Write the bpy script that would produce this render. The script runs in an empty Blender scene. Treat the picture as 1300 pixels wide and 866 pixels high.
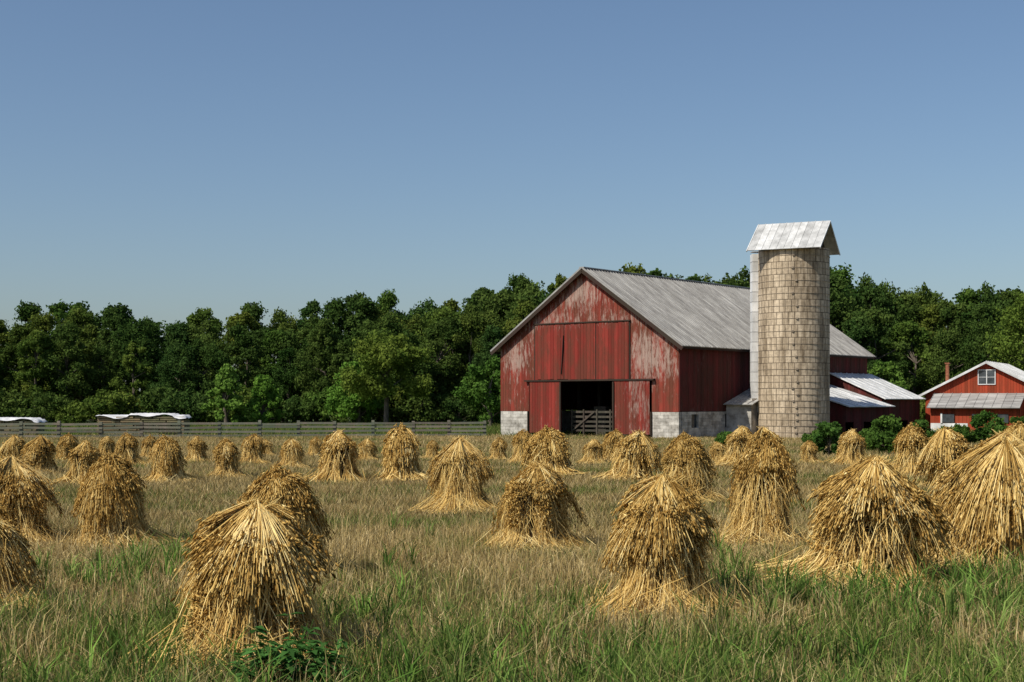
import bpy, math, random
import numpy as np
from mathutils import Vector
random.seed(7); RNG=np.random.default_rng(7)
sc=bpy.context.scene
F=1805.0; HC=2.2; HY=510.0
def px2w(px,d): return ((px-650)/F*d, d)
def dist(yb): return F*HC/(yb-HY)
def hgt(yt,d): return HC+(HY-yt)*d/F

# ---------------------------------------------------------------- materials
def new_mat(name):
    m=bpy.data.materials.new(name); m.use_nodes=True
    nt=m.node_tree; nt.nodes.clear()
    out=nt.nodes.new('ShaderNodeOutputMaterial')
    return m,nt,out
def N(nt,t,**kw):
    n=nt.nodes.new(t)
    for k,v in kw.items():
        if k.startswith('i_'): n.inputs[k[2:].replace('_',' ')].default_value=v
        else: setattr(n,k,v)
    return n
def L(nt,a,b): nt.links.new(a,b)
def ramp(nt,stops):
    r=nt.nodes.new('ShaderNodeValToRGB')
    e=r.color_ramp.elements
    while len(e)<len(stops): e.new(0.5)
    for i,(p,c) in enumerate(stops):
        e[i].position=p; e[i].color=(c[0],c[1],c[2],1) if not isinstance(c,(int,float)) else (c,c,c,1)
    return r
def mixc(nt,fac,a,b,mode='MIX'):
    m=nt.nodes.new('ShaderNodeMix'); m.data_type='RGBA'; m.blend_type=mode
    for s,v in ((m.inputs[0],fac),(m.inputs[6],a),(m.inputs[7],b)):
        if hasattr(v,'is_linked'): nt.links.new(v,s)
        elif isinstance(v,(int,float)): s.default_value=v if s.type=='VALUE' else (v,v,v,1)
        else: s.default_value=(v[0],v[1],v[2],1)
    return m.outputs[2]
def noise(nt,scale,detail=4,mapscale=None,rough=0.6,src='Object'):
    tc=nt.nodes.new('ShaderNodeTexCoord'); n=nt.nodes.new('ShaderNodeTexNoise')
    n.inputs['Scale'].default_value=scale; n.inputs['Detail'].default_value=detail; n.inputs['Roughness'].default_value=rough
    if mapscale:
        mp=nt.nodes.new('ShaderNodeMapping'); mp.inputs['Scale'].default_value=mapscale
        L(nt,tc.outputs[src],mp.inputs[0]); L(nt,mp.outputs[0],n.inputs['Vector'])
    else: L(nt,tc.outputs[src],n.inputs['Vector'])
    return n.outputs['Fac']
def principled(nt,out,col,rough=0.8,bump=None,bstr=0.3,bdist=0.02,metal=0.0,spec=0.3):
    p=nt.nodes.new('ShaderNodeBsdfPrincipled'); p.inputs['Roughness'].default_value=rough
    p.inputs['Metallic'].default_value=metal; p.inputs['Specular IOR Level'].default_value=spec
    if hasattr(col,'is_linked'): L(nt,col,p.inputs['Base Color'])
    else: p.inputs['Base Color'].default_value=(*col,1)
    if bump is not None:
        b=nt.nodes.new('ShaderNodeBump'); b.inputs['Strength'].default_value=bstr; b.inputs['Distance'].default_value=bdist
        L(nt,bump,b.inputs['Height']); L(nt,b.outputs[0],p.inputs['Normal'])
    L(nt,p.outputs[0],out.inputs[0]); return p

def mat_foliage(name,rnd=True,trans=0.3):
    m,nt,out=new_mat(name)
    a=N(nt,'ShaderNodeAttribute',attribute_name='Col')
    col=a.outputs['Color']
    if rnd:
        oi=nt.nodes.new('ShaderNodeObjectInfo')
        r=ramp(nt,[(0,(0.45,0.62,0.55)),(0.25,(0.9,0.92,0.8)),(0.5,(0.58,0.74,0.74)),(0.75,(1.3,1.12,0.82)),(1,(0.85,1.08,0.82))])
        L(nt,oi.outputs['Random'],r.inputs[0])
        col=mixc(nt,1.0,col,r.outputs[0],'MULTIPLY')
    d=nt.nodes.new('ShaderNodeBsdfDiffuse'); t=nt.nodes.new('ShaderNodeBsdfTranslucent')
    ms=nt.nodes.new('ShaderNodeMixShader'); ms.inputs[0].default_value=trans
    L(nt,col,d.inputs[0]); L(nt,col,t.inputs[0]); L(nt,d.outputs[0],ms.inputs[1]); L(nt,t.outputs[0],ms.inputs[2])
    L(nt,ms.outputs[0],out.inputs[0]); return m
M_tree=mat_foliage('tree_leaves'); M_grass=mat_foliage('grass_blades',False,0.25)
M_straw=mat_foliage('wheat_straw',False,0.08)
def mat_bark():
    m,nt,out=new_mat('bark'); n=noise(nt,6,5,(1,1,.3))
    r=ramp(nt,[(.3,(.05,.04,.03)),(.7,(.18,.15,.12))]); L(nt,n,r.inputs[0])
    principled(nt,out,r.outputs[0],.95,n,.6); return m
M_bark=mat_bark()
def mat_board(name,red,peelc,lo=.50,hi=.62,grime=.5):
    m,nt,out=new_mat(name)
    a=N(nt,'ShaderNodeAttribute',attribute_name='Col'); s=nt.nodes.new('ShaderNodeSeparateColor'); L(nt,a.outputs['Color'],s.inputs[0])
    n1=noise(nt,1.6,9,(4.5,4.5,1.0),.78); n2=noise(nt,.45,4,None,.6); n3=noise(nt,9,5,(4,4,.25),.7); n4=noise(nt,.8,6,(1.6,1.6,.5),.7)
    rr=ramp(nt,[(0,tuple(c*.38 for c in red)),(.5,red),(1,tuple(min(1,c*1.45) for c in red))])
    ad=N(nt,'ShaderNodeMath',operation='MULTIPLY_ADD'); L(nt,s.outputs[0],ad.inputs[0]); ad.inputs[1].default_value=.5
    sub=N(nt,'ShaderNodeMath',operation='MULTIPLY'); L(nt,n3,sub.inputs[0]); sub.inputs[1].default_value=.5
    L(nt,sub.outputs[0],ad.inputs[2]); L(nt,ad.outputs[0],rr.inputs[0])
    gr=ramp(nt,[(.40,0.0),(.58,1.0)]); L(nt,n4,gr.inputs[0])
    gm=N(nt,'ShaderNodeMath',operation='MULTIPLY'); L(nt,gr.outputs[0],gm.inputs[0]); gm.inputs[1].default_value=grime
    base=mixc(nt,gm.outputs[0],rr.outputs[0],(red[0]*.38+.02,red[1]*.85+.012,red[2]*.7+.008))
    p1=N(nt,'ShaderNodeMath',operation='MULTIPLY_ADD'); L(nt,n2,p1.inputs[0]); p1.inputs[1].default_value=.35; L(nt,n1,p1.inputs[2])
    p2=N(nt,'ShaderNodeMath',operation='MULTIPLY_ADD'); L(nt,s.outputs[1],p2.inputs[0]); p2.inputs[1].default_value=.22; L(nt,p1.outputs[0],p2.inputs[2])
    pr=ramp(nt,[(lo+.22,0.0),(hi+.22,1.0)]); L(nt,p2.outputs[0],pr.inputs[0])
    pm=N(nt,'ShaderNodeMath',operation='MULTIPLY'); L(nt,pr.outputs[0],pm.inputs[0]); pm.inputs[1].default_value=.78
    pc=mixc(nt,n3,tuple(c*.6 for c in peelc),tuple(c*1.15 for c in peelc))
    col=mixc(nt,pm.outputs[0],base,pc)
    principled(nt,out,col,.88,n3,.35,.01,spec=.12); return m
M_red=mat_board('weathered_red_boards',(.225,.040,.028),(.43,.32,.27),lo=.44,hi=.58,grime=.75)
M_reddoor=mat_board('red_door_boards',(.215,.032,.024),(.36,.27,.23),lo=.52,hi=.68,grime=.7)
M_redshade=mat_board('red_boards_shaded_side',(.115,.024,.022),(.22,.16,.16),lo=.55,hi=.75,grime=.7)  # same red boards, with the side wall's shade put into the colour
M_redhouse=mat_board('red_house_paint',(.32,.050,.024),(.5,.4,.35),lo=.70,hi=.85,grime=.4)
M_dkwood=mat_board('dark_trim_wood',(.05,.03,.025),(.1,.08,.07),lo=.8,hi=.9)
M_gray=mat_board('gray_weathered_wood',(.20,.17,.135),(.33,.30,.26),lo=.5,hi=.7)
M_gate=mat_board('gate_wood',(.07,.055,.045),(.16,.13,.11),lo=.5,hi=.7)
M_lumber=mat_board('stacked_lumber',(.24,.17,.10),(.38,.30,.2),lo=.5,hi=.7)
def mat_plain(name,c1,c2,scale=3,ms=None,rough=.8,metal=0,bs=.2,lo=.35,hi=.65,spec=.3):
    m,nt,out=new_mat(name); n=noise(nt,scale,6,ms,.65); r=ramp(nt,[(lo,c1),(hi,c2)]); L(nt,n,r.inputs[0])
    a=N(nt,'ShaderNodeAttribute',attribute_name='Col'); s=nt.nodes.new('ShaderNodeSeparateColor'); L(nt,a.outputs['Color'],s.inputs[0])
    mr=N(nt,'ShaderNodeMapRange'); L(nt,s.outputs[0],mr.inputs[0]); mr.inputs[3].default_value=.75; mr.inputs[4].default_value=1.12
    cc=nt.nodes.new('ShaderNodeCombineColor')
    for i in range(3): L(nt,mr.outputs[0],cc.inputs[i])
    col=mixc(nt,1.0,r.outputs[0],cc.outputs[0],'MULTIPLY')
    principled(nt,out,col,rough,n,bs,.02,metal,spec); return m
M_roof=mat_plain('galvanised_roof',(.21,.20,.19),(.44,.43,.41),1.2,(.5,3.5,.5),.65,.05,.05)
M_white=mat_plain('white_painted_metal',(.50,.50,.49),(.78,.78,.78),1.5,(1,1,.4),.5,0,.05)
M_cap=mat_plain('silo_cap_metal',(.38,.38,.37),(.62,.62,.61),2,(1,1,.4),.55,.05,.05)
M_found=mat_plain('whitewashed_foundation',(.24,.22,.19),(.60,.57,.52),1.8,None,.9,0,.3)
M_tarp=mat_plain('white_tarp',(.5,.5,.52),(.75,.75,.75),2,None,.6,0,.3)
M_dark=mat_plain('dark_interior',(.015,.012,.01),(.03,.025,.02),3)
M_glass=mat_plain('window_glass',(.03,.035,.04),(.07,.08,.09),2,None,.1)
M_rust=mat_plain('rusty_pipe',(.18,.06,.03),(.35,.14,.07),8,None,.8)
M_iron=mat_plain('hoop_iron',(.24,.19,.14),(.40,.33,.25),8,None,.8,.0)
M_shadecore=mat_plain('straw_shade_core',(.028,.016,.006),(.08,.045,.016),14,None,.95)  # dark core: deep shade between the straws is put into its colour
def mat_silo():
    m,nt,out=new_mat('silo_concrete_staves')
    uv=N(nt,'ShaderNodeUVMap',uv_map='UVMap')
    b=nt.nodes.new('ShaderNodeTexBrick'); L(nt,uv.outputs[0],b.inputs['Vector'])
    b.inputs['Scale'].default_value=1; b.inputs['Brick Width'].default_value=.37; b.inputs['Row Height'].default_value=.75
    b.inputs['Mortar Size'].default_value=.026; b.inputs['Mortar Smooth'].default_value=.4
    b.offset=.5
    b.inputs['Color1'].default_value=(.56,.47,.35,1); b.inputs['Color2'].default_value=(.42,.345,.25,1); b.inputs['Mortar'].default_value=(.14,.11,.08,1)
    n=noise(nt,1.3,8,(1.5,1.5,.22),.75); r=ramp(nt,[(.38,(.38,.33,.27)),(.56,(1.1,1.07,1.04))]); L(nt,n,r.inputs[0])
    col=mixc(nt,.85,b.outputs['Color'],r.outputs[0],'MULTIPLY')
    n2=noise(nt,5,6,None,.75); r2=ramp(nt,[(.35,.6),(.6,1.14)]); L(nt,n2,r2.inputs[0])
    col=mixc(nt,.8,col,r2.outputs[0],'MULTIPLY')
    principled(nt,out,col,.9,b.outputs['Fac'],-.5,.03); return m
M_silo=mat_silo()
def mat_ground():
    m,nt,out=new_mat('field_ground')
    n1=noise(nt,.35,6,None,.6); n2=noise(nt,9,6,None,.75)
    r1=ramp(nt,[(.35,(.10,.105,.036)),(.6,(.23,.18,.075))]); L(nt,n1,r1.inputs[0])
    r2=ramp(nt,[(.3,.4),(.7,1.2)]); L(nt,n2,r2.inputs[0])
    c=mixc(nt,1,r1.outputs[0],r2.outputs[0],'MULTIPLY')
    tc=nt.nodes.new('ShaderNodeTexCoord'); sp=nt.nodes.new('ShaderNodeSeparateXYZ'); L(nt,tc.outputs['Object'],sp.inputs[0])
    mr=N(nt,'ShaderNodeMapRange'); L(nt,sp.outputs[1],mr.inputs[0]); mr.inputs[1].default_value=84; mr.inputs[2].default_value=92
    c2=mixc(nt,mr.outputs[0],c,(.09,.12,.04))
    principled(nt,out,c2,.95,n2,.6,.05,spec=.1); return m
M_ground=mat_ground()

# ---------------------------------------------------------------- mesh helpers
def np_mesh(name,V,quads=None,tris=None,col=None,mats=(),matidx=None,smooth=False):
    me=bpy.data.meshes.new(name)
    nq=0 if quads is None else len(quads); ntr=0 if tris is None else len(tris)
    loops=np.concatenate([np.asarray(quads,dtype=np.int32).ravel() if nq else np.zeros(0,np.int32),
                          np.asarray(tris,dtype=np.int32).ravel() if ntr else np.zeros(0,np.int32)])
    me.vertices.add(len(V)); me.vertices.foreach_set('co',np.asarray(V,dtype=np.float32).ravel())
    me.loops.add(len(loops)); me.loops.foreach_set('vertex_index',loops)
    me.polygons.add(nq+ntr)
    st=np.concatenate([np.arange(nq)*4, nq*4+np.arange(ntr)*3]).astype(np.int32)
    me.polygons.foreach_set('loop_start',st)
    if matidx is not None: me.polygons.foreach_set('material_index',np.asarray(matidx,dtype=np.int32))
    if smooth: me.polygons.foreach_set('use_smooth',np.ones(nq+ntr,dtype=bool))
    for m in mats: me.materials.append(m)
    me.update(calc_edges=True)
    if col is not None:
        a=me.color_attributes.new('Col','FLOAT_COLOR','POINT')
        c=np.ones((len(V),4),dtype=np.float32); c[:,:3]=col; a.data.foreach_set('color',c.ravel())
    return me
def link(name,me,loc=(0,0,0),rot=0,scale=1,parent=None):
    o=bpy.data.objects.new(name,me); sc.collection.objects.link(o)
    o.location=loc; o.rotation_euler=(0,0,rot)
    o.scale=scale if isinstance(scale,(tuple,list)) else (scale,)*3
    if parent: o.parent=parent
    return o
class MB:
    def __init__(s): s.v=[];s.f=[];s.c=[]
    def quad8(s,p,c=(.5,0,0)):
        b=len(s.v); s.v+= [tuple(q) for q in p]; s.c+=[c]*8
        s.f+=[(b+0,b+3,b+2,b+1),(b+4,b+5,b+6,b+7),(b,b+1,b+5,b+4),(b+1,b+2,b+6,b+5),(b+2,b+3,b+7,b+6),(b+3,b,b+4,b+7)]
    def box(s,x0,x1,y0,y1,z0,z1,c=None):
        if c is None: c=(random.random(),0,0)
        s.quad8([(x0,y0,z0),(x1,y0,z0),(x1,y1,z0),(x0,y1,z0),(x0,y0,z1),(x1,y0,z1),(x1,y1,z1),(x0,y1,z1)],c)
    def slab(s,a,b,c_,d,th,col=None):
        a,b,c_,d=map(Vector,(a,b,c_,d)); n=(b-a).cross(d-a).normalized()*th
        if col is None: col=(random.random(),0,0)
        s.quad8([a,b,c_,d,a+n,b+n,c_+n,d+n],col)
    def beam(s,a,b,w,h=None,col=None):
        h=h or w; a=Vector(a); b=Vector(b); d=(b-a).normalized(); up=Vector((0,0,1)) if abs(d.z)<.95 else Vector((0,1,0))
        x=d.cross(up).normalized()*w/2; y=x.cross(d).normalized()*h/2
        if col is None: col=(random.random(),0,0)
        s.quad8([a-x-y,a+x-y,b+x-y,b-x-y,a-x+y,a+x+y,b+x+y,b-x+y],col)
    def boards(s,axis,u0,u1,off,zbot,ztop,bw=.24,th=.04,peel=None,jit=.012,sgn=1):
        u=u0
        while u<u1-.02:
            w=min(bw*random.uniform(.8,1.15),u1-u); a=u+.006; b=u+w-.006; t=random.random(); j=random.uniform(0,jit)
            za=zbot((a+b)/2)
            ta,tb=ztop(a),ztop(b); n=max(1,int((min(ta,tb)-za)/.5))
            base=len(s.v)
            for k in range(n+1):
                f=k/n
                for (uu,tt) in ((a,ta),(b,tb)):
                    z=za+(tt-za)*f; pl=peel((a+b)/2,z) if peel else 0.0
                    for q in (0,th):
                        o=off+sgn*(j+q)
                        s.v.append((uu,o,z) if axis=='x' else (o,uu,z)); s.c.append((t,pl,0))
            for k in range(n):
                q=base+4*k
                s.f+=[(q+1,q+3,q+7,q+5),(q,q+4,q+6,q+2),(q,q+1,q+5,q+4),(q+2,q+6,q+7,q+3)]
            e=base+4*n; s.f+=[(e,e+1,e+3,e+2),(base,base+2,base+3,base+1)]
            u+=w
    def obj(s,name,mat,parent=None,loc=(0,0,0),rot=0,smooth=False):
        me=bpy.data.meshes.new(name); me.from_pydata(s.v,[],s.f); me.materials.append(mat)
        a=me.color_attributes.new('Col','FLOAT_COLOR','POINT')
        c=np.ones((len(s.v),4),dtype=np.float32); c[:,:3]=np.array(s.c); a.data.foreach_set('color',c.ravel())
        me.update()
        return link(name,me,loc,rot,1,parent)
def empty(name,loc,rot=0):
    o=bpy.data.objects.new(name,None); sc.collection.objects.link(o); o.location=loc; o.rotation_euler=(0,0,rot); o.empty_display_size=.5; return o
def wav(x,y,s,seed=0):
    r=np.random.default_rng(seed); t=0
    for i in range(7):
        a=r.uniform(0,6.28); f=s*r.uniform(.5,2.2); t=t+np.sin((x*np.cos(a)+y*np.sin(a))*f+r.uniform(0,6.28))
    return t/7*1.6

# ---------------------------------------------------------------- ground
g=MB(); g.v=[(-1500,-40,0),(1500,-40,0),(1500,2500,0),(-1500,2500,0)]; g.f=[(0,1,2,3)]; g.c=[(.5,0,0)]*4
g.obj('ground',M_ground)

# ---------------------------------------------------------------- grass
def blades(x,y,h,w,lean,col,seg2=True):
    n=len(x); th=RNG.uniform(0,2*np.pi,n); la=RNG.uniform(0,2*np.pi,n)
    sx,sy=np.cos(th)*w/2,np.sin(th)*w/2
    lx,ly=np.cos(la)*lean*h,np.sin(la)*lean*h
    if seg2:
        V=np.zeros((n,5,3))
        V[:,0]=np.stack([x-sx,y-sy,0*x],1);V[:,1]=np.stack([x+sx,y+sy,0*x],1)
        V[:,2]=np.stack([x+sx*.8+lx*.3,y+sy*.8+ly*.3,h*.6],1);V[:,3]=np.stack([x-sx*.8+lx*.3,y-sy*.8+ly*.3,h*.6],1)
        V[:,4]=np.stack([x+lx,y+ly,h*(1-.25*lean)],1)
        b=np.arange(n)[:,None]*5; q=b+np.array([0,1,2,3]); t=b+np.array([3,2,4]); k=5
    else:
        V=np.zeros((n,3,3))
        V[:,0]=np.stack([x-sx,y-sy,0*x],1);V[:,1]=np.stack([x+sx,y+sy,0*x],1);V[:,2]=np.stack([x+lx,y+ly,h],1)
        b=np.arange(n)[:,None]*3; q=None; t=b+np.array([0,1,2]); k=3
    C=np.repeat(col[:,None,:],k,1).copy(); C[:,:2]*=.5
    return V.reshape(-1,3),q,t,C.reshape(-1,3)
def pick(pal,n,lo=.6,hi=1.35):
    pal=np.array(pal); i=RNG.integers(0,len(pal),n); return pal[i]*RNG.uniform(lo,hi,(n,1))
GREEN=[(.10,.165,.03),(.155,.225,.045),(.07,.12,.025),(.22,.26,.07),(.27,.26,.10)]
TAN=[(.56,.42,.19),(.44,.32,.13),(.68,.54,.28),(.32,.23,.09)]
OLIVE=[(.26,.26,.085),(.32,.30,.11),(.17,.20,.06)]
def merge(name,parts,mat):
    V=[];Q=[];T=[];C=[];b=0
    for v,q,t,c in parts:
        V.append(v);C.append(c)
        if q is not None: Q.append(q+b)
        T.append(t+b); b+=len(v)
    return np_mesh(name,np.concatenate(V),np.concatenate(Q) if Q else None,np.concatenate(T),np.concatenate(C),[mat])
def frust(n,d0,d1,p=1.0):
    u=RNG.uniform(0,1,n); d=(d0**(p+1)+u*(d1**(p+1)-d0**(p+1)))**(1/(p+1))
    x=RNG.uniform(-1,1,n)*(.40*d+2.5); return x,d
parts=[]
x,y=frust(230000,8.5,24)
m=wav(x,y,1.5,3)
col=np.where((m+RNG.normal(0,.5,len(x))>.35)[:,None],pick(OLIVE,len(x)),pick(TAN,len(x)))
parts.append(blades(x,y,RNG.uniform(.05,.22,len(x)),RNG.uniform(.005,.012,len(x)),RNG.uniform(.1,1.1,len(x)),col))
x,y=frust(270000,8.5,27)
m=wav(x,y,1.3,5)*1.0+(15.0-y)*.26+RNG.normal(0,.25,len(x))+np.clip((x-1)*.07,-.1,.5)
k=(m>.22)&(RNG.random(len(x))<.9); x,y,m=x[k],y[k],m[k]; n=len(x)
h=RNG.uniform(.12,.50,n)*np.clip(.5+.30*m+.4*wav(x,y,3.5,21),.3,1.5)
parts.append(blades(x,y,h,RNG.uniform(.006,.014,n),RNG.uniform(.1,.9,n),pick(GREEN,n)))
x,y=frust(5200,8.8,24)
k=wav(x,y,1.0,31)*.8+(14.4-y)*.09+RNG.normal(0,.4,len(x))+np.clip(x*.06,-.1,.4)>.38; x,y=x[k],y[k]
nb=16; xx=np.repeat(x,nb)+RNG.normal(0,.03,len(x)*nb); yy=np.repeat(y,nb)+RNG.normal(0,.03,len(x)*nb); n=len(xx)
parts.append(blades(xx,yy,RNG.uniform(.2,.60,n)*np.repeat(RNG.uniform(.5,1.15,len(x)),nb),RNG.uniform(.009,.020,n),RNG.uniform(.15,1.0,n),np.repeat(pick([(.10,.19,.035),(.15,.25,.05),(.20,.28,.07),(.08,.14,.03)],len(x)),nb,0)*RNG.uniform(.8,1.2,(n,1))))
x,y=frust(56000,8.5,24)
k=wav(x,y,1.7,9)+RNG.normal(0,.4,len(x))+(14-y)*.03>0; x,y=x[k],y[k]; n=len(x)
parts.append(blades(x,y,RNG.uniform(.18,.52,n),RNG.uniform(.004,.009,n),RNG.uniform(.05,.8,n),pick(TAN,n)))
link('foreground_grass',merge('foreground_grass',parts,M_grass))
parts=[]
x,y=frust(640000,23,90,0.0)
m=wav(x,y,.5,11)*.8+wav(x,y,2.0,12)*.6+RNG.normal(0,.45,len(x))-(y-23)*.002
col=np.where((m>.42)[:,None],pick(OLIVE+GREEN[:2],len(x)),pick(TAN,len(x)))
parts.append(blades(x,y,RNG.uniform(.05,.2,len(x))*np.clip(1+.5*wav(x,y,3,13),.4,2),.008+.0003*y,RNG.uniform(.2,1.1,len(x)),col,False))
x,y=frust(60000,88,132,0.0)
parts.append(blades(x,y,RNG.uniform(.2,.5,len(x)),.05+0*y,RNG.uniform(.2,1.0,len(x)),pick(GREEN,len(x)),False))
link('field_stubble',merge('field_stubble',parts,M_grass))

# ---------------------------------------------------------------- wheat shocks
def tintcol(t):
    xs=[0,.3,.65,1]; cs=np.array([(.085,.043,.010),(.33,.185,.046),(.68,.465,.155),(.95,.76,.36)])
    return np.stack([np.interp(t,xs,cs[:,i]) for i in range(3)],1)
def ribbons(P,w,C,nrm):
    n,k,_=P.shape; T=np.gradient(P,axis=1); S=np.cross(T,nrm[:,None,:]); S/=np.linalg.norm(S,axis=2,keepdims=True)+1e-9
    W=(w[:,None]*np.linspace(1,.6,k)[None,:])[:,:,None]/2
    V=np.stack([P-S*W,P+S*W],2).reshape(-1,3)
    b=(np.arange(n)*2*k)[:,None,None]; j=(np.arange(k-1)*2)[None,:,None]
    Q=(b+j+np.array([0,1,3,2])[None,None,:]).reshape(-1,4)
    return V,Q,np.repeat(C,2*k,0)
def ears(P,D,ln,r,C):
    n=len(P); D=D/np.linalg.norm(D,axis=1,keepdims=True); a=np.cross(D,RNG.normal(size=(n,3))); a/=np.linalg.norm(a,axis=1,keepdims=True); b=np.cross(D,a)
    V=np.zeros((n,6,3)); V[:,0]=P; V[:,5]=P+D*ln[:,None]; M=P+D*ln[:,None]*.45
    for i,(ca,cb) in enumerate(((1,0),(0,1),(-1,0),(0,-1))): V[:,1+i]=M+(a*ca+b*cb)*r[:,None]
    t=np.array([[0,2,1],[0,3,2],[0,4,3],[0,1,4],[5,1,2],[5,2,3],[5,3,4],[5,4,1]])
    T=(np.arange(n)[:,None,None]*6+t[None]).reshape(-1,3)
    CC=np.repeat(C[:,None,:],6,1).copy(); CC[:,0]*=.55; CC[:,5]*=1.3
    return V.reshape(-1,3),T,CC.reshape(-1,3)
def shock(seed,q=1.0,wf=1.0,style=0):
    """style 0: straw-topped peaked cap; 1: rounded, head-heavy cap; 2: lopsided cap"""
    global RNG
    RNG=np.random.default_rng(seed); R=RNG
    Hh=1.4; la=R.uniform(0,6.28); lm=R.uniform(.05,.16)+(.12 if style==2 else 0); ax,ay=lm*math.cos(la),lm*math.sin(la)
    ns=int(R.integers(6,9)); sh=np.sort(R.uniform(-.22,.22,ns)+np.arange(ns)*2*np.pi/ns)
    V=[];Qd=[];Tr=[];C=[];mi_q=[];mi_t=[];off=0
    prof=[(.60,0),(.42,.2),(.27,.45),(.26,.7),(.29,.85),(.22,1.05),(.05,1.22)]; K=24; cv=[];cq=[]
    for i,(r,z) in enumerate(prof):
        for j in range(K):
            a=j*2*math.pi/K; rr=r*(1+.12*math.cos(a*ns+1)); f=z/1.3
            cv.append((rr*math.cos(a)+ax*f,rr*math.sin(a)+ay*f,z))
    for i in range(len(prof)-1):
        for j in range(K): cq.append((i*K+j,i*K+(j+1)%K,(i+1)*K+(j+1)%K,(i+1)*K+j))
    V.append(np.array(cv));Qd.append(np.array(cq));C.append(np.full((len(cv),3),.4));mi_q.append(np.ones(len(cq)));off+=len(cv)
    def add_r(P,w,c,nrm):
        nonlocal off
        v,qq,cc=ribbons(P,w,c,nrm);V.append(v);Qd.append(qq+off);C.append(cc);mi_q.append(np.zeros(len(qq)));off+=len(v)
    def add_e(P,D,l,r,c):
        nonlocal off
        v,t,cc=ears(P,D,l,r,c);V.append(v);Tr.append(t+off);C.append(cc);mi_t.append(np.zeros(len(t)));off+=len(v)
    def dirs(th): return np.stack([np.cos(th),np.sin(th),0*th],1)
    n=int(3200*q); si=R.integers(0,ns,n); sp=R.normal(0,.23,n); th=sh[si]+sp*.85; th0=sh[si]+sp*1.25+R.normal(0,.07,n)
    srad=R.uniform(.58,.86,ns)[si]; swt=R.uniform(.30,.40,ns)[si]
    r0=srad+R.normal(0,.09,n)-.6*sp**2; r1=swt+R.normal(0,.03,n)-.6*sp**2+.03; z1=R.uniform(.36,.62,n)
    rm=r1+(r0-r1)*.38
    zr=np.zeros(n); fx=np.stack([ax*z1/1.3,ay*z1/1.3,zr],1)
    z0=np.where(R.random(n)<.35,R.uniform(0,.14,n),0)
    P=np.stack([dirs(th0)*r0[:,None]+np.stack([zr,zr,z0],1),dirs((th+th0)/2)*rm[:,None]+np.stack([zr,zr,z1*.45],1)+fx*.4,dirs(th)*r1[:,None]+np.stack([zr,zr,z1],1)+fx],1)
    nr=dirs(th)+R.normal(0,.5,(n,3)); st=R.normal(.56,.07,ns)[si]; add_r(P,R.uniform(.005,.011,n)*wf,tintcol(np.clip(R.normal(0,.22,n)+st,0,1)),nr)
    n=int(650*q); th=R.uniform(0,2*np.pi,n); r0=R.uniform(.5,1.15,n); A=dirs(th)*r0[:,None]; A[:,2]=R.uniform(.0,.06,n)
    B=dirs(th+R.normal(0,.5,n))*(r0-R.uniform(.15,.5,n))[:,None]; B[:,2]=R.uniform(.04,.42,n)
    add_r(np.stack([A,(A+B)/2+[0,0,-.02],B],1),R.uniform(.005,.010,n)*wf,tintcol(np.clip(R.normal(.64,.18,n),0,1)),dirs(th)+R.normal(0,.4,(n,3)))
    n=int(4600*q); si=R.integers(0,ns,n); sp=R.normal(0,.24,n); th=sh[si]+sp; zlo=R.uniform(.20,.40,ns)[si]; z=zlo+(1.08-zlo)*R.uniform(0,1,n)
    f=z/1.3; sw2=R.uniform(.30,.39,ns)[si]; rad=sw2+.06+.05*np.sin((z-.3)*4+si)+R.normal(0,.03,n)-.75*sp**2+np.clip(.45-z,0,1)*.5
    P=dirs(th)*rad[:,None]; P[:,0]+=ax*f; P[:,1]+=ay*f; P[:,2]=z
    D=dirs(th+R.normal(0,.6,n))*R.uniform(.2,.9,n)[:,None]; D[:,2]=R.uniform(-1.1,.7,n)
    add_e(P,D,R.uniform(.05,.095,n),R.uniform(.007,.011,n)*wf,tintcol(np.clip(R.normal(.42,.18,n),0,1)))
    n=int(520*q); th=R.uniform(0,6.28,n); z=R.uniform(.6,1.0,n); ln=R.uniform(.25,.55,n); a=dirs(th)*R.uniform(.34,.47,n)[:,None]; a[:,2]=z; b=dirs(th+R.normal(0,.25,n))*R.uniform(.38,.64,n)[:,None]; b[:,2]=z-ln
    add_r(np.stack([a,(a+b)/2+dirs(th)*.03,b],1),R.uniform(.005,.009,n)*wf,tintcol(np.clip(R.normal(.64,.18,n),0,1)),dirs(th)+R.normal(0,.4,(n,3)))
    ncap=int(R.integers(2,5)); ca=R.uniform(0,6.28)+np.arange(ncap)*2*np.pi/ncap+R.normal(0,.3,ncap)
    clen=R.uniform(.76,1.10,ncap)
    if style==2: clen[0]=1.28; clen[1]=.72
    nl=int(120); lc=R.integers(0,ncap,nl); spr=np.clip(R.normal(0,.70,nl),-1.5,1.5); lth=ca[lc]+spr; llen=clen[lc]*R.uniform(.66,1.12,nl)*(1-.10*np.abs(spr)); lift=R.normal(0,.045,nl); ltint=R.normal(.60,.16,nl); lz=R.uniform(0,.13,nl); lst=R.uniform(-.15,.05,nl)
    n=int(5600*q); li=R.integers(0,nl,n); dth=R.normal(0,.12,n); th=lth[li]+dth
    Rc=.61 if style!=1 else .58; dp=.56 if style!=1 else .52; ex=1.12 if style!=1 else 2.0
    L0=llen[li]*R.uniform(.80,1.10,n); s0=lst[li]+R.normal(0,.05,n)
    flat=R.uniform(.80,1.14,nl)[li]*R.uniform(.95,1.05,n)
    ts=np.array([0,.2,.42,.7,1.0]); pts=[]; conv=R.normal(0,.08,n)
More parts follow.
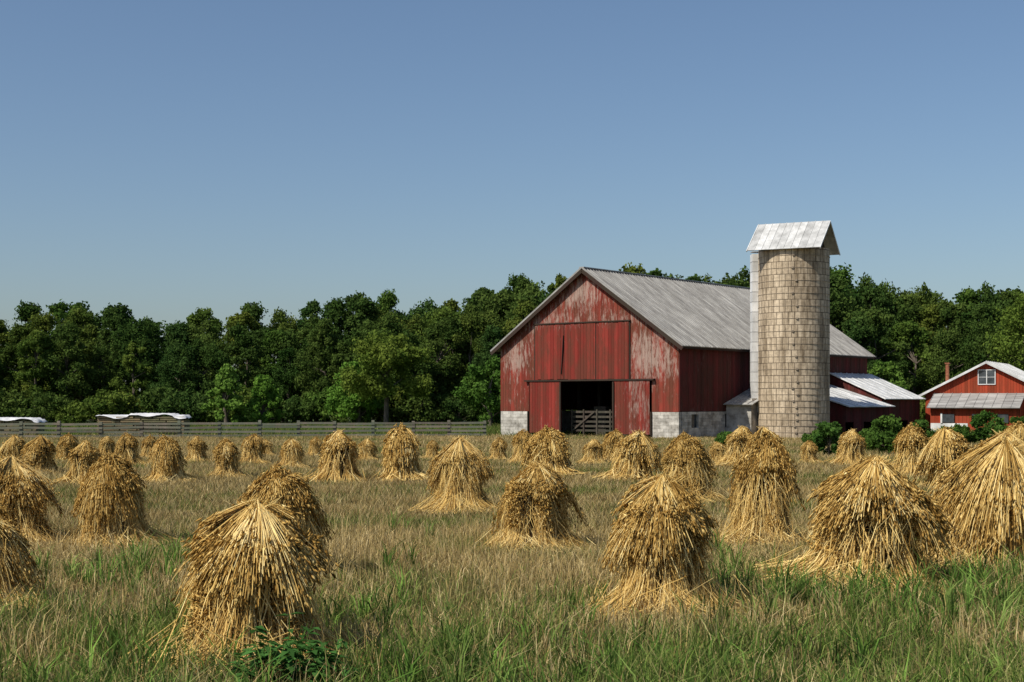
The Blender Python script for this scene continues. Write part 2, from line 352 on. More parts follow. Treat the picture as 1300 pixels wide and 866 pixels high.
    for t in ts:
        u=s0+(L0-s0)*t; r=Rc*np.sign(u)*np.abs(u)**.92*flat; zz=Hh-lz[li]*(.6+.4*t)-dp*np.abs(u)**ex+lift[li]*t*1.6+R.normal(0,.005,n)-np.where(u>.9,(u-.9)*.5,0)
        p=dirs(th+conv*t)*r[:,None]; p[:,2]=zz; lean=np.clip(1-t*.5,0,1); p[:,0]+=ax*lean; p[:,1]+=ay*lean; pts.append(p)
    P=np.stack(pts,1); nr=dirs(th)*.7; nr[:,2]=1; nr+=R.normal(0,.4,(n,3))
    sd=(0 if style!=1 else -.10)
    add_r(P,R.uniform(.005,.010,n)*wf,tintcol(np.clip(R.normal(0,.18,n)+ltint[li]+sd,0,1)),nr)
    def heads(k,m,sp_=.0):
        T=P[k,-1]-P[k,-2]; T/=np.linalg.norm(T,axis=1,keepdims=True); nn=len(T)
        back=R.uniform(0,m,nn)[:,None]; Pe=P[k,-1]-back*T+R.normal(0,.014,(nn,3))+np.array([0,0,1])*sp_
        D=T.copy(); D[:,2]-=R.uniform(0,.9,nn); D+=R.normal(0,.28,(nn,3))
        add_e(Pe,D,R.uniform(.05,.10,nn),R.uniform(.007,.012,nn)*wf,tintcol(np.clip(R.normal(.35,.18,nn),0,1)))
    heads(R.random(n)<.78,.17)
    heads(R.random(n)<(.15,.70,.35)[style],.42 if style==1 else .28,.015)
    n=int(150*q); th=R.uniform(0,6.28,n); a=np.stack([ax+R.normal(0,.05,n),ay+R.normal(0,.05,n),Hh-.10+0*th],1); b=a+dirs(th)*R.uniform(.03,.2,n)[:,None]; b[:,2]+=R.uniform(.02,.14,n)
    add_r(np.stack([a,(a+b)/2,b],1),R.uniform(.005,.009,n)*wf,tintcol(np.clip(R.normal(.66,.18,n),0,1)),R.normal(0,1,(n,3)))
    mi=np.concatenate(mi_q+mi_t)
    return np_mesh('wheat_shock',np.concatenate(V),np.concatenate(Qd),np.concatenate(Tr),np.concatenate(C),[M_straw,M_shadecore],mi)
hi=[shock(100+i,1.0,1.0,(0,0,2,0,1,2,1,0,2,1)[i]) for i in range(10)]
lo=[shock(200+i,.34,1.9,(1,0,1,2,1,0)[i]) for i in range(6)]
RNG=np.random.default_rng(99)
S=[(318,856,636,1.08),(358,742,603,1.08),(845,785,603,1.0),(1100,754,578,1.12),(1236,728,553,.95),(680,702,586,1.0),(150,698,583,1.05),
(966,698,561,.80),(585,653,554,.92),(-12,785,640,1.0),(8,695,578,1.1),(873,640,556,.92),(1290,700,590,1),
(430,613,545,1),(510,612,543,1.0),(370,596,556,1),(215,613,556,1),(107,616,558,1),(290,608,560,1.0),(50,602,552,1.05),(165,592,552,1),
(800,612,546,1.1),(700,606,545,1.1),(752,590,557,1),(632,586,557,1),(1080,592,544,1),(1158,606,542,1),(1210,622,541,1),(1270,650,546,1.1),(938,594,540,1),(1027,590,561,1),
(975,600,541,1),(665,590,548,1),(20,592,551,1.0),(85,586,552,1),(250,588,553,1),(320,590,553,1),(465,586,556,1),(1290,600,540,1),(915,588,560,1),(780,588,548,1.1),
(1195,594,545,1),(548,584,560,1),(-40,640,560,1),(1345,690,560,1),(1350,620,545,1),(-60,605,552,1),(585,578,556,1),(400,580,556,1),(135,580,553,1),(190,583,554,1),(340,579,557,1),(860,582,555,1),(285,579,556,1),(-90,700,590,1),(1420,740,580,1)]
order=[7,6,0,3,5,2,9,4,1,8]
for i,(px,yb,yt,wfac) in enumerate(S):
    d=dist(yb); h=hgt(yt,d)-.03; d+=.5; x,y=px2w(px,d); s=h/1.4
    me=hi[order[i%10]] if d<32 else lo[i%6]
    o=link('wheat_shock',me,(x,y,0),RNG.uniform(0,6.28),(s*wfac*RNG.uniform(.88,1.06),s*wfac*RNG.uniform(.88,1.06),s))
    o.rotation_euler=(RNG.uniform(-.08,.08),RNG.uniform(-.08,.08),o.rotation_euler[2])

# ---------------------------------------------------------------- trees
def tree_mesh(seed,H=12,R=4.0,zb=1.0,shape='round',nl=16000,ls=.17,col=((.045,.085,.02),(.10,.15,.035)),trunk=.28,lob=46):
    r=np.random.default_rng(seed); V=[];Q=[];C=[];MI=[];off=0
    def cone(a,b,ra,rb):
        nonlocal off
        a=np.array(a,float);b=np.array(b,float);d=b-a;d/=np.linalg.norm(d);u=np.cross(d,[.3,.9,.1]);u/=np.linalg.norm(u);w=np.cross(d,u);K=7
        ang=np.arange(K)*2*np.pi/K; ring=np.cos(ang)[:,None]*u+np.sin(ang)[:,None]*w
        V.append(np.concatenate([a+ring*ra,b+ring*rb]));j=np.arange(K);Q.append(np.stack([j,(j+1)%K,(j+1)%K+K,j+K],1)+off);C.append(np.full((2*K,3),.5));MI.append(np.ones(K));off+=2*K
    cen=[];rad=[]
    for i in range(lob):
        z=r.uniform(0,1)
        if shape=='round': pr=np.sin(np.pi*np.clip(z*.82+.16,0,1))**.6
        elif shape=='cone': pr=(1-z)**.8*1.0+.04
        else: pr=np.sin(np.pi*np.clip(z*.7+.28,0,1))**.7
        a=r.uniform(0,6.28); rr=R*pr*r.uniform(.35,1.0)
        lr=r.uniform(.12,.30)*R*(.6 if shape=='cone' else 1)
        cen.append((rr*np.cos(a),rr*np.sin(a),zb+lr+(H-zb-2*lr)*z)); rad.append(lr)
    cen=np.array(cen);rad=np.array(rad)
    top=(r.normal(0,.3),r.normal(0,.3),H*.62)
    cone((0,0,0),(top[0]*.5,top[1]*.5,H*.3),trunk,trunk*.75); cone((top[0]*.5,top[1]*.5,H*.3),top,trunk*.75,trunk*.3)
    for i in r.choice(lob,min(14,lob),replace=False):
        zz=max(H*.14,min(H*.55,cen[i][2]-1.2)); f=zz/(H*.62); cone((top[0]*f,top[1]*f,zz),cen[i],trunk*.33,trunk*.08)
    pw=rad**2; li=r.choice(lob,nl,p=pw/pw.sum())
    D=r.normal(size=(nl,3)); D[:,2]+=.25; D/=np.linalg.norm(D,axis=1,keepdims=True)
    lump=1+.22*np.sin(D[:,0]*5+li)+.2*np.sin(D[:,1]*6+2*li)+.15*np.sin(D[:,2]*7+3*li)
    P=cen[li]+D*(rad[li]*lump*r.uniform(.5,1.22,nl))[:,None]*np.array([1,1,.8])
    nn=D*.8+r.normal(0,.7,(nl,3)); nn/=np.linalg.norm(nn,axis=1,keepdims=True)
    a=np.cross(nn,r.normal(size=(nl,3)));a/=np.linalg.norm(a,axis=1,keepdims=True);b=np.cross(nn,a)
    s=(ls*r.uniform(.5,1.3,nl))[:,None]
    VV=np.stack([P-a*s,P-b*s*.65,P+a*s,P+b*s*.65],1).reshape(-1,3)
    V.append(VV);Q.append(np.arange(nl*4).reshape(-1,4)+off)
    lt=r.uniform(0,1,lob)[li]*.65+r.uniform(0,1,nl)*.35; c=np.array(col[0])[None]*(1-lt[:,None])+np.array(col[1])[None]*lt[:,None]
    C.append(np.repeat(c,4,0));MI.append(np.zeros(nl))
    return np_mesh('tree',np.concatenate(V),np.concatenate(Q),None,np.concatenate(C),[M_tree,M_bark],np.concatenate(MI))
WC=((.042,.080,.020),(.130,.178,.045))
variants=[tree_mesh(300+i,12,(2.9,3.6,4.3,3.2)[i%4],.3+.6*(i%2),('round','oval','round','oval')[i%4] ,19000,.15,WC,lob=(40,55,62,48)[i%4]) for i in range(9)]
woods=empty('distant_woods',(0,140,0))
prof_x=[-300,0,50,100,150,180,230,300,350,400,430,500,550,600,650,690,720,830,900,940,1060,1100,1150,1200,1250,1290,1600]
prof_y=[395,402,396,378,382,403,397,396,400,390,376,387,381,371,366,350,346,346,346,341,344,362,367,374,370,362,368]
ti=0
for row,(d0,st,lowr) in enumerate(((134,42,28),(143,38,4),(154,44,-6))):
    px=-230
    while px<1560:
        d=d0+RNG.uniform(-3,3); yt=np.interp(px,prof_x,prof_y)+RNG.uniform(-11,13)+lowr*RNG.uniform(.1,1.7)
        h=hgt(yt,d); x,y=px2w(px,d); ti+=1
        link('woods_tree_%d'%ti,variants[RNG.integers(0,9)],(x,y-140,0),RNG.uniform(0,6.28),(h/12*RNG.uniform(.75,1.15),h/12*RNG.uniform(.75,1.15),h/12),woods)
        px+=st*RNG.uniform(.6,1.35)
bushm=[tree_mesh(350+i,2.6,2.2,.0,'round',3500,.13,WC,trunk=.05,lob=22) for i in range(3)]
px=-230
while px<1560:
    d=130+RNG.uniform(-3,2); x,y=px2w(px,d); ti+=1; s=RNG.uniform(.6,1.5)
    link('undergrowth_%d'%ti,bushm[RNG.integers(0,3)],(x,y-140,0),RNG.uniform(0,6.28),s,woods); px+=26*RNG.uniform(.7,1.3)
def single(name,px,d,yt,R,shape,col,zb=.5,seed=1,nl=14000,trunk=.22,lob=40,ls=.14):
    h=hgt(yt,d); x,y=px2w(px,d); link(name,tree_mesh(seed,h,R,zb,shape,nl,ls,col,trunk,lob),(x,y,0))
LG=((.085,.16,.032),(.165,.26,.055)); MG=((.06,.115,.026),(.13,.19,.045))
single('conical_tree',288,122,462,2.3,'cone',((.12,.22,.045),(.20,.32,.07)),.2,21,lob=80)
single('conical_tree',335,124,472,2.1,'cone',LG,.2,22,lob=80)
single('deciduous_tree',490,121,418,3.9,'oval',MG,2.2,23,16000,.25)
single('deciduous_tree',622,118,452,2.6,'round',LG,.2,24)
single('deciduous_tree',455,126,455,2.8,'round',LG,.5,25)
single('deciduous_tree',1120,116,456,2.0,'round',LG,.5,26)
single('deciduous_tree',1312,112,372,4.2,'round',MG,.8,27,18000,lob=60)
SG=((.06,.12,.025),(.13,.21,.045))
for i,(px,yb,yt,R) in enumerate(((1052,580,528,.75),(1128,578,527,.95),(1112,574,540,.7),(1168,572,532,.6),(1252,566,522,1.2),(1215,566,536,.9),(1292,572,528,.9),(925,568,548,.6),(1040,566,545,.8))):
    d=dist(yb); single('shrub',px,d,yt,R,'round',SG,0,40+i,5000,.03,26,.075)

def weed(name,px,yb,h,seed):
    r=random.Random(seed); d=dist(yb); x,y=px2w(px,d); V=[];Q=[];C=[]
    for s in range(13):
        a=r.uniform(0,6.28); ln=r.uniform(.10,.28); hh=h*r.uniform(.5,1); tip=(math.cos(a)*ln,math.sin(a)*ln,hh); b=len(V)
        V+=[(-.005,0,0),(.005,0,0),(tip[0]+.003,tip[1],tip[2]),(tip[0]-.003,tip[1],tip[2])]; Q.append((b,b+1,b+2,b+3)); C+=[(.05,.09,.02)]*4
        for k in range(18):
            f=r.uniform(.35,1); p=Vector(tip)*f; la=r.uniform(0,6.28); l=r.uniform(.07,.14); w=l*.25; dr=Vector((math.cos(la),math.sin(la),r.uniform(-.4,.35))); sd=Vector((-math.sin(la),math.cos(la),r.uniform(-.2,.2)))
            b=len(V); q=r.uniform(.7,1.4); c=(.06*q,.15*q,.035*q)
            V+=[tuple(p),tuple(p+dr*l*.45+sd*w),tuple(p+dr*l+Vector((0,0,-.03))),tuple(p+dr*l*.45-sd*w)]; Q.append((b,b+1,b+2,b+3)); C+=[c]*4
    link(name,np_mesh(name,np.array(V),np.array(Q),None,np.array(C),[M_grass]),(x,y,0))
weed('broadleaf_weed',365,884,.62,1); weed('broadleaf_weed',398,890,.5,2); weed('broadleaf_weed',335,890,.45,3)

# ---------------------------------------------------------------- barn
BR=-math.atan2(.626,.78); barn=empty('red_barn',(-.7,91.4,0),BR)
W=13.4; Ln=25.4; EZ=5.75; RZ=10.35; sl=(RZ-EZ)/(W/2)
gz=lambda u: EZ+sl*(W/2-abs(u-W/2))-.06
def peel(u,z):
    p=.0
    p+=.8*math.exp(-((u-1.2)/1.3)**2-((z-4.8)/1.1)**2)
    p+=1.0*math.exp(-((u-6.4)/1.7)**2-((z-8.8)/1.0)**2)
    p+=1.1*math.exp(-((u-11.6)/1.8)**2-((z-4.9)/1.6)**2)
    p+=.6*math.exp(-((z-7.25)/.25)**2)+.5*math.exp(-((u-3.5)/1.5)**2-((z-7.2)/1)**2)
    return min(1.1,p)-.42
fw=MB(); DZ=3.45
fw.boards('x',0,2.3,0,lambda u:1.6,gz,peel=peel,sgn=-1); fw.boards('x',2.3,11.54,0,lambda u:DZ+.02,gz,peel=peel,sgn=-1); fw.boards('x',11.54,W,0,lambda u:1.6,gz,peel=peel,sgn=-1)
fw.obj('front_wall_boards',M_red,barn)
hd=MB(); 
for a,b in ((2.85,5.1),(5.16,7.5),(7.56,9.95)): hd.boards('x',a,b,-.08,lambda u:DZ+.12+random.uniform(-.03,.03),lambda u:6.98+random.uniform(-.04,.04),peel=lambda u,z:peel(u,z)*.5-.1+.5*math.exp(-((z-6.9)/.2)**2),sgn=-1)
hd.boards('x',2.5,4.98,-.18,lambda u:.25,lambda u:DZ,peel=lambda u,z:-.2,sgn=-1); hd.boards('x',8.88,11.5,-.18,lambda u:.25,lambda u:DZ,peel=lambda u,z:.55*(u>10)-.1,sgn=-1)
hd.obj('hay_doors_and_sliding_doors',M_reddoor,barn)
tr=MB(); tr.box(2.1,11.8,-.28,-.05,DZ+.01,DZ+.11); tr.box(2.75,10.05,-.17,-.05,7.03,7.10)
for u in (2.3,11.54): tr.box(u-.04,u+.04,-.17,-.06,.2,1.6)
tr.box(4.9,5.0,-.32,-.255,.3,DZ-.05); tr.box(8.88,8.98,-.32,-.255,.3,DZ-.05)
for u in (2.8,5.13,7.53,10.0): tr.box(u-.03,u+.03,-.10,-.055,DZ+.13,7.0)
tr.beam((4.95,-.155,3.9),(5.12,-.155,6.3),.03,.12)
tr.obj('door_track_trim',M_dkwood,barn)
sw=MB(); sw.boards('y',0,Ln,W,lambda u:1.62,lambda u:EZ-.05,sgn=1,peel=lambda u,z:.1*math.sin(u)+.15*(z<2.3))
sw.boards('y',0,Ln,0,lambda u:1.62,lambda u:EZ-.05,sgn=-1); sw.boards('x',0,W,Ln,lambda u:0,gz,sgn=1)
sw.obj('side_wall_boards',M_redshade,barn)
fd=MB(); 
def blocks(x0,x1,y0,y1,z0,z1,ax_):
    z=z0; k=0
    while z<z1-.02:
        zz=min(z+.2,z1); a0,a1=(x0,x1) if ax_=='x' else (y0,y1); a=a0-(.2 if k%2 else 0)
        while a<a1-.01:
            b=min(a+.4,a1); aa=max(a,a0)
            if b-aa>.01:
                o=random.uniform(0,.012); c=(random.random(),0,0)
                if ax_=='x': fd.box(aa+.004,b-.004,y0-o,y1,z+.004,zz-.004,c)
                else: fd.box(x0,x1+o,aa+.004,b-.004,z+.004,zz-.004,c)
            a+=.4
        z+=.2; k+=1
blocks(.02,2.3,-.05,.2,0,1.59,'x'); blocks(11.54,W+.03,-.05,.2,0,1.59,'x')
ys=[.255,1.3,2.1,5.2,6.0,9.2,10.0,Ln]
for a,b in ((ys[0],ys[1]),(ys[2],ys[3]),(ys[4],ys[5]),(ys[6],ys[7])): blocks(W-.25,W+.05,a,b,0,1.6,'y')
for a,b in ((ys[1],ys[2]),(ys[3],ys[4]),(ys[5],ys[6])): fd.box(W-.24,W+.055,a,b,0,.65,(.7,0,0)); fd.box(W-.24,W+.055,a,b,1.45,1.595,(.6,0,0))
fd.box(-.05,.24,.26,Ln,0,1.6)
fd.obj('block_foundation',M_found,barn)
wi=MB()
for a,b in ((ys[1],ys[2]),(ys[3],ys[4]),(ys[5],ys[6])): wi.box(W-.2,W-.1,a,b,.65,1.45)
wi.obj('foundation_window_panes',M_glass,barn)
inn=MB(); inn.box(.3,W-.3,Ln-.6,Ln-.5,0,6); inn.box(.26,W-.26,.3,Ln-.62,-.02,.03); inn.box(.3,W-.3,.6,Ln-.7,3.6,3.7); inn.box(.3,W-.3,11.9,12,.04,3.55)
for u in (3.6,5.2,6.9,8.6,10.2):
    for yy in (3.5,7.5): inn.box(u-.1,u+.1,yy,yy+.2,.04,3.58)
inn.obj('interior_floor_loft_and_posts',M_dark,barn)
gt=MB()
for z in (.35,.62,.9,1.2,1.5): gt.box(4.95,8.95,.85,.9,z,z+.13)
for u in (5.0,5.9,6.9,7.9,8.8): gt.box(u,u+.1,.80,.845,.0,1.72)
gt.beam((5.1,.78,.4),(6.8,.78,1.6),.03,.1)
for u in (5.6,7.2): gt.box(u,u+.9,2.4,3.0,.05,1.9)
gt.obj('doorway_gate',M_gate,barn)
rf=MB(); y0,y1=-.45,Ln+.45; ov=.5; ez=EZ-ov*sl
yy=y0
while yy<y1-.05:
    w=min(.92,y1-yy); t=random.random()
    rf.slab((W+ov,yy,ez),(W+ov,yy+w,ez),(W/2,yy+w,RZ),(W/2,yy,RZ),.05,(t,0,0))
    t=random.random()
    rf.slab((-ov,yy+w,ez),(-ov,yy,ez),(W/2,yy,RZ),(W/2,yy+w,RZ),.05,(t,0,0))
    nx=Vector((sl,0,1)).normalized()*.075; nl_=Vector((-sl,0,1)).normalized()*.075
    for off in (0,.3,.6):
        if yy+off<y1-.03:
            rf.beam(Vector((W+ov,yy+off+.02,ez))+nx,Vector((W/2,yy+off+.02,RZ))+nx,.035,.05,(.35,0,0))
            rf.beam(Vector((-ov,yy+off+.02,ez))+nl_,Vector((W/2,yy+off+.02,RZ))+nl_,.035,.05,(.35,0,0))
    yy+=w
rf.beam((W/2,y0,RZ+.06),(W/2,y1,RZ+.06),.35,.06,(.9,0,0))
rf.obj('metal_roof',M_roof,barn)
fb=MB()
for s in (0,1):
    xe=-ov if s==0 else W+ov
    fb.beam((xe,y0+.02,ez-.14),(W/2,y0+.02,RZ-.14),.05,.22,(.4,0,0)); fb.beam((xe,y1-.02,ez-.14),(W/2,y1-.02,RZ-.14),.05,.22,(.4,0,0))
    fb.beam((xe+(.06 if s==0 else -.06),y0+.1,ez-.06),(xe+(.06 if s==0 else -.06),y1-.1,ez-.06),.05,.12,(.4,0,0))
fb.obj('rake_shadow_and_eave_boards',M_dkwood,barn)  # fascia boards; their dark colour also paints in the overhang's shadow line
fr=MB(); fr.box(W+.08,15.2,5.3,5.4,0,2.0); fr.box(15.1,15.2,5.41,8.2,0,2.4)
fr.obj('feed_room_walls',M_found,barn)
fr=MB(); fr.slab((W+.07,4.95,2.0),(15.5,4.95,2.0),(15.5,8.3,3.0),(W+.07,8.3,3.0),.05)
for k in range(6): fr.beam((W+.15+.4*k,4.95,2.075),(W+.15+.4*k,8.3,3.075),.03,.04)
fr.obj('feed_room_roof',M_roof,barn)
def lean(x0,x1,ya,yb_,zh,zl,nm):
    r=MB(); y=ya
    while y<yb_-.05:
        w=min(.9,yb_-y); r.slab((x1,y,zl),(x1,y+w,zl),(x0,y+w,zh),(x0,y,zh),.05)
        r.beam((x1,y+.03,zl+.08),(x0,y+.03,zh+.08),.03,.04,(.4,0,0)); y+=w
    r.obj(nm+'_roof',M_white,barn)
    zt=lambda u: zl+(zh-zl)*(x1-u)/(x1-x0)-.08
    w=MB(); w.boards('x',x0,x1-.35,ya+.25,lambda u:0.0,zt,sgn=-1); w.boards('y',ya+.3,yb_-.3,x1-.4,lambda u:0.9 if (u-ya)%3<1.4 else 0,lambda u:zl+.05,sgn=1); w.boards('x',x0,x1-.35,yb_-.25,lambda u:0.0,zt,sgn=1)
    w.obj(nm+'_walls',M_redshade,barn)
lean(W+.07,18.4,12,19,3.4,1.85,'near_lean_to'); lean(W+.07,17.6,19.2,26,4.15,2.35,'far_lean_to')

# ---------------------------------------------------------------- silo
silo=empty('concrete_silo',(17.05,86,0),0); SR=2.12; STZ=11.35
K=72; zs=np.linspace(0,STZ,20); V=[];Q=[]
for z in zs:
    for j in range(K): a=j*2*math.pi/K; V.append((SR*math.cos(a),SR*math.sin(a),z))
for i in range(len(zs)-1):
    for j in range(K): Q.append((i*K+j,i*K+(j+1)%K,(i+1)*K+(j+1)%K,(i+1)*K+j))
me=np_mesh('stave_wall',np.array(V),np.array(Q),None,None,[M_silo],None,True)
uvl=me.uv_layers.new(name='UVMap'); uvs=[]
for i in range(len(zs)-1):
    for j in range(K):
        a0=j/K*.37*36; a1=(j+1)/K*.37*36; uvs+=[a0,zs[i],a1,zs[i],a1,zs[i+1],a0,zs[i+1]]
uvl.data.foreach_set('uv',np.array(uvs,dtype=np.float32)); link('stave_wall',me,parent=silo)
hp=MB(); z=.375
while z<STZ-.1:
    r=SR+.014
    for j in range(48):
        a=j*2*math.pi/48; b=(j+1)*2*math.pi/48
        hp.beam((r*math.cos(a),r*math.sin(a),z),(r*math.cos(b),r*math.sin(b),z),.022,.020,(.5,0,0))
    a=math.radians(-100+random.uniform(-4,4)); hp.box(r*math.cos(a)-.06,r*math.cos(a)+.06,r*math.sin(a)-.06,r*math.sin(a)+.02,z-.05,z+.05)
    z+=.75 if z>3 else .375
hp.obj('iron_hoops',M_iron,silo)
cap=empty('gable_cap',(0,0,0),-math.radians(27)); cap.parent=silo
c=MB(); L2=2.2; w2=2.35; z0=11.2; z1=13.0
x=-L2
while x<L2-.05:
    c.slab((x,-w2,z0),(x+.44,-w2,z0),(x+.44,0,z1),(x,0,z1),.04); c.slab((x+.44,w2,z0),(x,w2,z0),(x,0,z1),(x+.44,0,z1),.04)
    c.beam((x+.02,-w2,z0+.055),(x+.02,0,z1+.055),.03,.03,(.3,0,0)); c.beam((x+.02,w2,z0+.055),(x+.02,0,z1+.055),.03,.03,(.3,0,0)); x+=.44
c.obj('cap_roof_sheets',M_cap,cap)
for nm,fn in (('cap_gable_shade_boards',lambda v:(L2-.75-v[1],v[0],v[2])),('cap_back_gable_shade_boards',lambda v:(-L2+.75-v[1],v[0],v[2]))):
    c=MB(); c.boards('x',-w2+.1,w2-.1,0,lambda u:z0+.02,lambda u:z1-.06-(z1-z0)*abs(u)/w2,sgn=1); c.v=[fn(v) for v in c.v]; c.obj(nm,M_gate,cap)  # dark wood colour paints the shaded interior under the cap gables
c=MB() 
for s in (-1,1): c.beam((L2+.02,s*w2,z0-.02),(L2+.02,0,z1-.02),.04,.09,(.9,0,0)); c.beam((-L2-.02,s*w2,z0-.02),(-L2-.02,0,z1-.02),.04,.09,(.9,0,0))
c.obj('cap_rake_trim',M_white,cap)
ch=empty('chute',(0,0,0),0); ch.parent=silo
c=MB(); cx,cy=-2.1,1.0
z=1.6
while z<11.2:
    c.box(cx-.31,cx+.31,cy-.4,cy+.4,z,min(z+.58,11.2),(random.uniform(.3,1),0,0)); c.box(cx-.325,cx+.325,cy-.415,cy+.415,z+.585,z+.61,(.0,0,0)); z+=.61
c.obj('unloading_chute',M_white,ch)

# ---------------------------------------------------------------- red shed on the right
hs=empty('red_shed',(33.4,100,0),-math.radians(28)); hw=4.2; he=2.85; hr=5.0; dp=9.0; s2=(hr-he)/hw
gz2=lambda u: hr-s2*abs(u)-.05
w=MB(); w.boards('x',-hw,hw,0,lambda u:0,gz2,bw=.2,sgn=-1,jit=.004); w.boards('y',0,dp,-hw,lambda u:0,lambda u:he,sgn=-1); w.boards('y',0,dp,hw,lambda u:0,lambda u:he,sgn=1); w.boards('x',-hw,hw,dp,lambda u:0,gz2,sgn=1); w.obj('board_walls',M_redhouse,hs)
r=MB(); y=-.35
while y<dp+.3:
    ww=min(.8,dp+.35-y)
    ez2=he-.45*s2
    r.slab((hw+.45,y,ez2),(hw+.45,y+ww,ez2),(0,y+ww,hr),(0,y,hr),.05); r.slab((-hw-.45,y+ww,ez2),(-hw-.45,y,ez2),(0,y,hr),(0,y+ww,hr),.05)
    r.beam((hw+.45,y+.02,ez2+.07),(0,y+.02,hr+.07),.03,.03,(.3,0,0)); y+=ww
r.obj('metal_roof',M_white,hs)
t=MB() 
for s in (-1,1): t.beam((s*(hw+.45),-.37,ez2-.06),(0,-.37,hr-.06),.04,.11,(.2,0,0))
wx,wz=0.0,3.45
for a,b,cc,d_ in ((wx-.60,wx+.60,wz-.06,wz),(wx-.60,wx+.60,wz+.95,wz+1.01),(wx-.60,wx-.54,wz+.002,wz+.948),(wx+.54,wx+.60,wz+.002,wz+.948),(wx-.03,wx+.03,wz+.002,wz+.948)): t.box(a,b,-.10,-.05,cc,d_,(.3,0,0))
t.box(wx-.538,wx-.032,-.085,-.06,wz+.46,wz+.49,(.3,0,0)); t.box(wx+.032,wx+.538,-.085,-.06,wz+.46,wz+.49,(.3,0,0))
t.obj('white_trim',M_white,hs)
t=MB(); t.box(wx-.54,wx+.54,-.06,-.051,wz,wz+.95)
for a in (-2.6,-.6,1.0): t.box(a,a+.8,-2.33,-2.26,.75,1.35)
t.obj('window_glass',M_glass,hs)
t=MB(); x=-3.6
while x<2.55: t.slab((x,-2.7,1.75),(x+.62,-2.7,1.75),(x+.62,-.06,2.75),(x,-.06,2.75),.05); t.beam((x+.02,-2.7,1.82),(x+.02,-.06,2.82),.03,.03,(.2,0,0)); x+=.62
t.obj('porch_roof',M_roof,hs)
t=MB(); t.boards('x',-3.4,2.5,-2.2,lambda u:0,lambda u:1.8,sgn=-1); t.boards('y',-2.2,-.05,2.5,lambda u:0,lambda u:1.8+.38*(u+2.2),sgn=1); t.boards('y',-2.2,-.05,-3.4,lambda u:0,lambda u:1.8+.38*(u+2.2),sgn=-1)
t.obj('porch_walls',M_redhouse,hs)
t=MB(); t.box(-3.4,-.9,-2.30,-2.26,0,.7,(.8,0,0)); t.box(-2.72,-2.6,-2.36,-2.3,.7,1.4,(1,0,0));t.obj('porch_white_panel',M_white,hs)
t=MB()
for k in range(10):
    a=k*.6283; b=(k+1)*.6283; q=[(-2.9+.13*math.cos(v),1+.13*math.sin(v)) for v in (a,b)]
    bb=len(t.v); t.v+=[(q[0][0],q[0][1],2.9),(q[1][0],q[1][1],2.9),(q[1][0],q[1][1],4.9),(q[0][0],q[0][1],4.9)]; t.c+=[(.5,0,0)]*4; t.f.append((bb,bb+1,bb+2,bb+3))
t.box(-3.06,-2.74,.84,1.16,4.9,5.0)
t.obj('stove_pipe',M_rust,hs)

# ---------------------------------------------------------------- fence
fe=MB(); p0=Vector((-36,83,0)); p1=Vector((-1.6,88.5,0)); n=15; pts=[]
for i in range(n+1):
    p=p0.lerp(p1,i/n)+Vector((random.uniform(-.1,.1),random.uniform(-.1,.1),0)); pts.append(p); fe.box(p.x-.09,p.x+.09,p.y-.09,p.y+.09,0,.98+random.uniform(-.04,.1))
for i in range(n):
    for z in (.16,.40,.64,.86): fe.beam(pts[i]+Vector((-.1,-.11,z+random.uniform(-.04,.04))),pts[i+1]+Vector((.1,-.13,z+random.uniform(-.04,.04))),.03,.13)
fe.obj('wooden_rail_fence',M_gray)
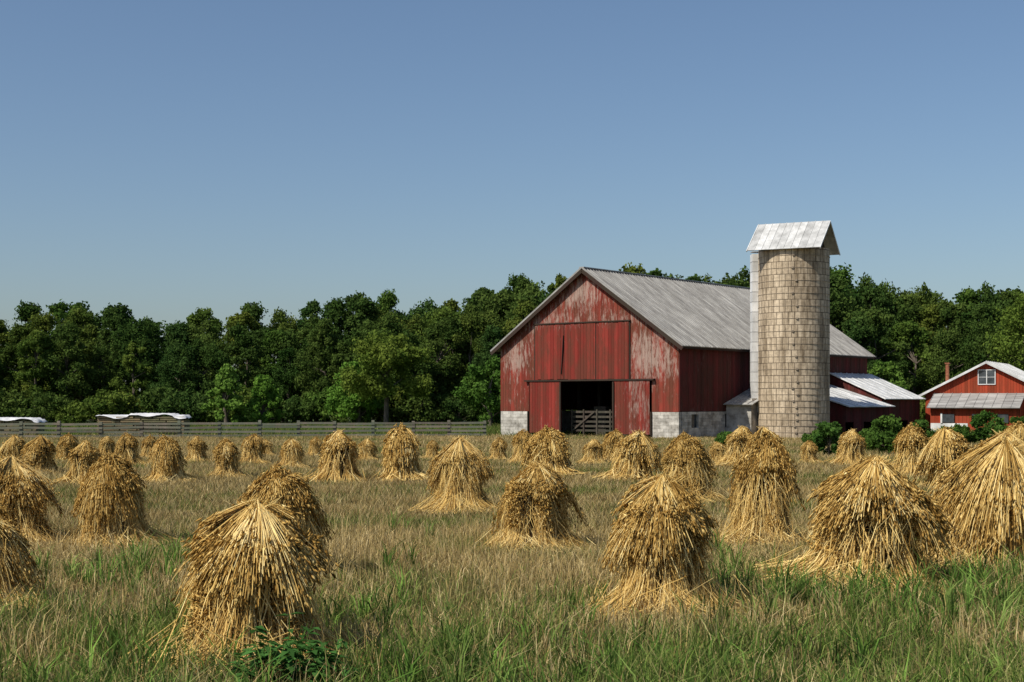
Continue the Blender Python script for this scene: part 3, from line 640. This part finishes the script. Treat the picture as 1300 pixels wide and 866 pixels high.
# ---------------------------------------------------------------- lumber stacks
def stack(pxa,pxb,d,h):
    xa=(pxa-650)/F*d; xb=(pxb-650)/F*d; e=empty('lumber_stack',((xa+xb)/2,d,0),random.uniform(-.03,.03)); l=(xb-xa)/2; m=MB(); z=.12
    while z<h-.1:
        x=-l
        while x<l-.1:
            w=min(random.uniform(1.1,1.5),l-x)
            m.box(x+.02,x+w-.04+random.uniform(-.03,0),-.9+random.uniform(-.06,.06),.9,z,z+.09); x+=w
        for s in np.linspace(-l+.1,l-.1,7): m.box(s-.05,s+.05,-.85,.85,z+.092,z+.128)
        z+=.13
    m.obj('boards',M_lumber,e)
    nx,ny=40,10; V=[];Q=[]; rr=np.random.default_rng(5)
    for i in range(nx+1):
        for j in range(ny+1):
            x=-l-.08+(2*l+.16)*i/nx; y=-1.0+2.0*j/ny; ed=(j==0 or j==ny or i==0 or i==nx)
            V.append((x,y,z+.03+.03*math.sin(x*2.1+j)+.03*rr.random()+.10*(math.sin(x*.9+1)>.3)-(.12+.08*math.sin(x*3) if ed else 0)))
    for i in range(nx):
        for j in range(ny): a=i*(ny+1)+j; Q.append((a,a+ny+1,a+ny+2,a+1))
    link('tarp',np_mesh('tarp',np.array(V),np.array(Q),None,np.full((len(V),3),.6),[M_tarp]),parent=e)
stack(128,238,91,1.36); stack(-40,52,90,1.12)

# ---------------------------------------------------------------- light, sky, camera
to_sun=Vector((-.80,-.57,1.05)).normalized(); el=math.asin(to_sun.z); az=math.atan2(to_sun.x,to_sun.y)
sd=bpy.data.lights.new('sun','SUN'); sd.energy=5.0; sd.angle=math.radians(.5); sd.color=(1,.94,.82)
so=bpy.data.objects.new('sun',sd); sc.collection.objects.link(so); so.rotation_euler=to_sun.to_track_quat('Z','Y').to_euler()
wd=bpy.data.worlds.new('World'); sc.world=wd; wd.use_nodes=True; nt=wd.node_tree; nt.nodes.clear()
sk=nt.nodes.new('ShaderNodeTexSky'); sk.sky_type='NISHITA'; sk.sun_disc=False; sk.sun_elevation=el; sk.sun_rotation=az%(2*math.pi)
sk.air_density=1.0; sk.dust_density=1.3; sk.ozone_density=4.0
bg=nt.nodes.new('ShaderNodeBackground'); bg.inputs[1].default_value=.100; wo=nt.nodes.new('ShaderNodeOutputWorld')
L(nt,sk.outputs[0],bg.inputs[0]); L(nt,bg.outputs[0],wo.inputs[0])
cd=bpy.data.cameras.new('camera'); cam=bpy.data.objects.new('camera',cd); sc.collection.objects.link(cam)
cd.sensor_width=36; cd.lens=36*F/1300; cam.location=(0,0,HC); cam.rotation_euler=(math.radians(90),0,0); cd.shift_y=(HY-433)/1300; cd.clip_end=5000; cd.clip_start=.1
sc.camera=cam
sc.view_settings.view_transform='Standard'; sc.view_settings.look='None'; sc.view_settings.exposure=0
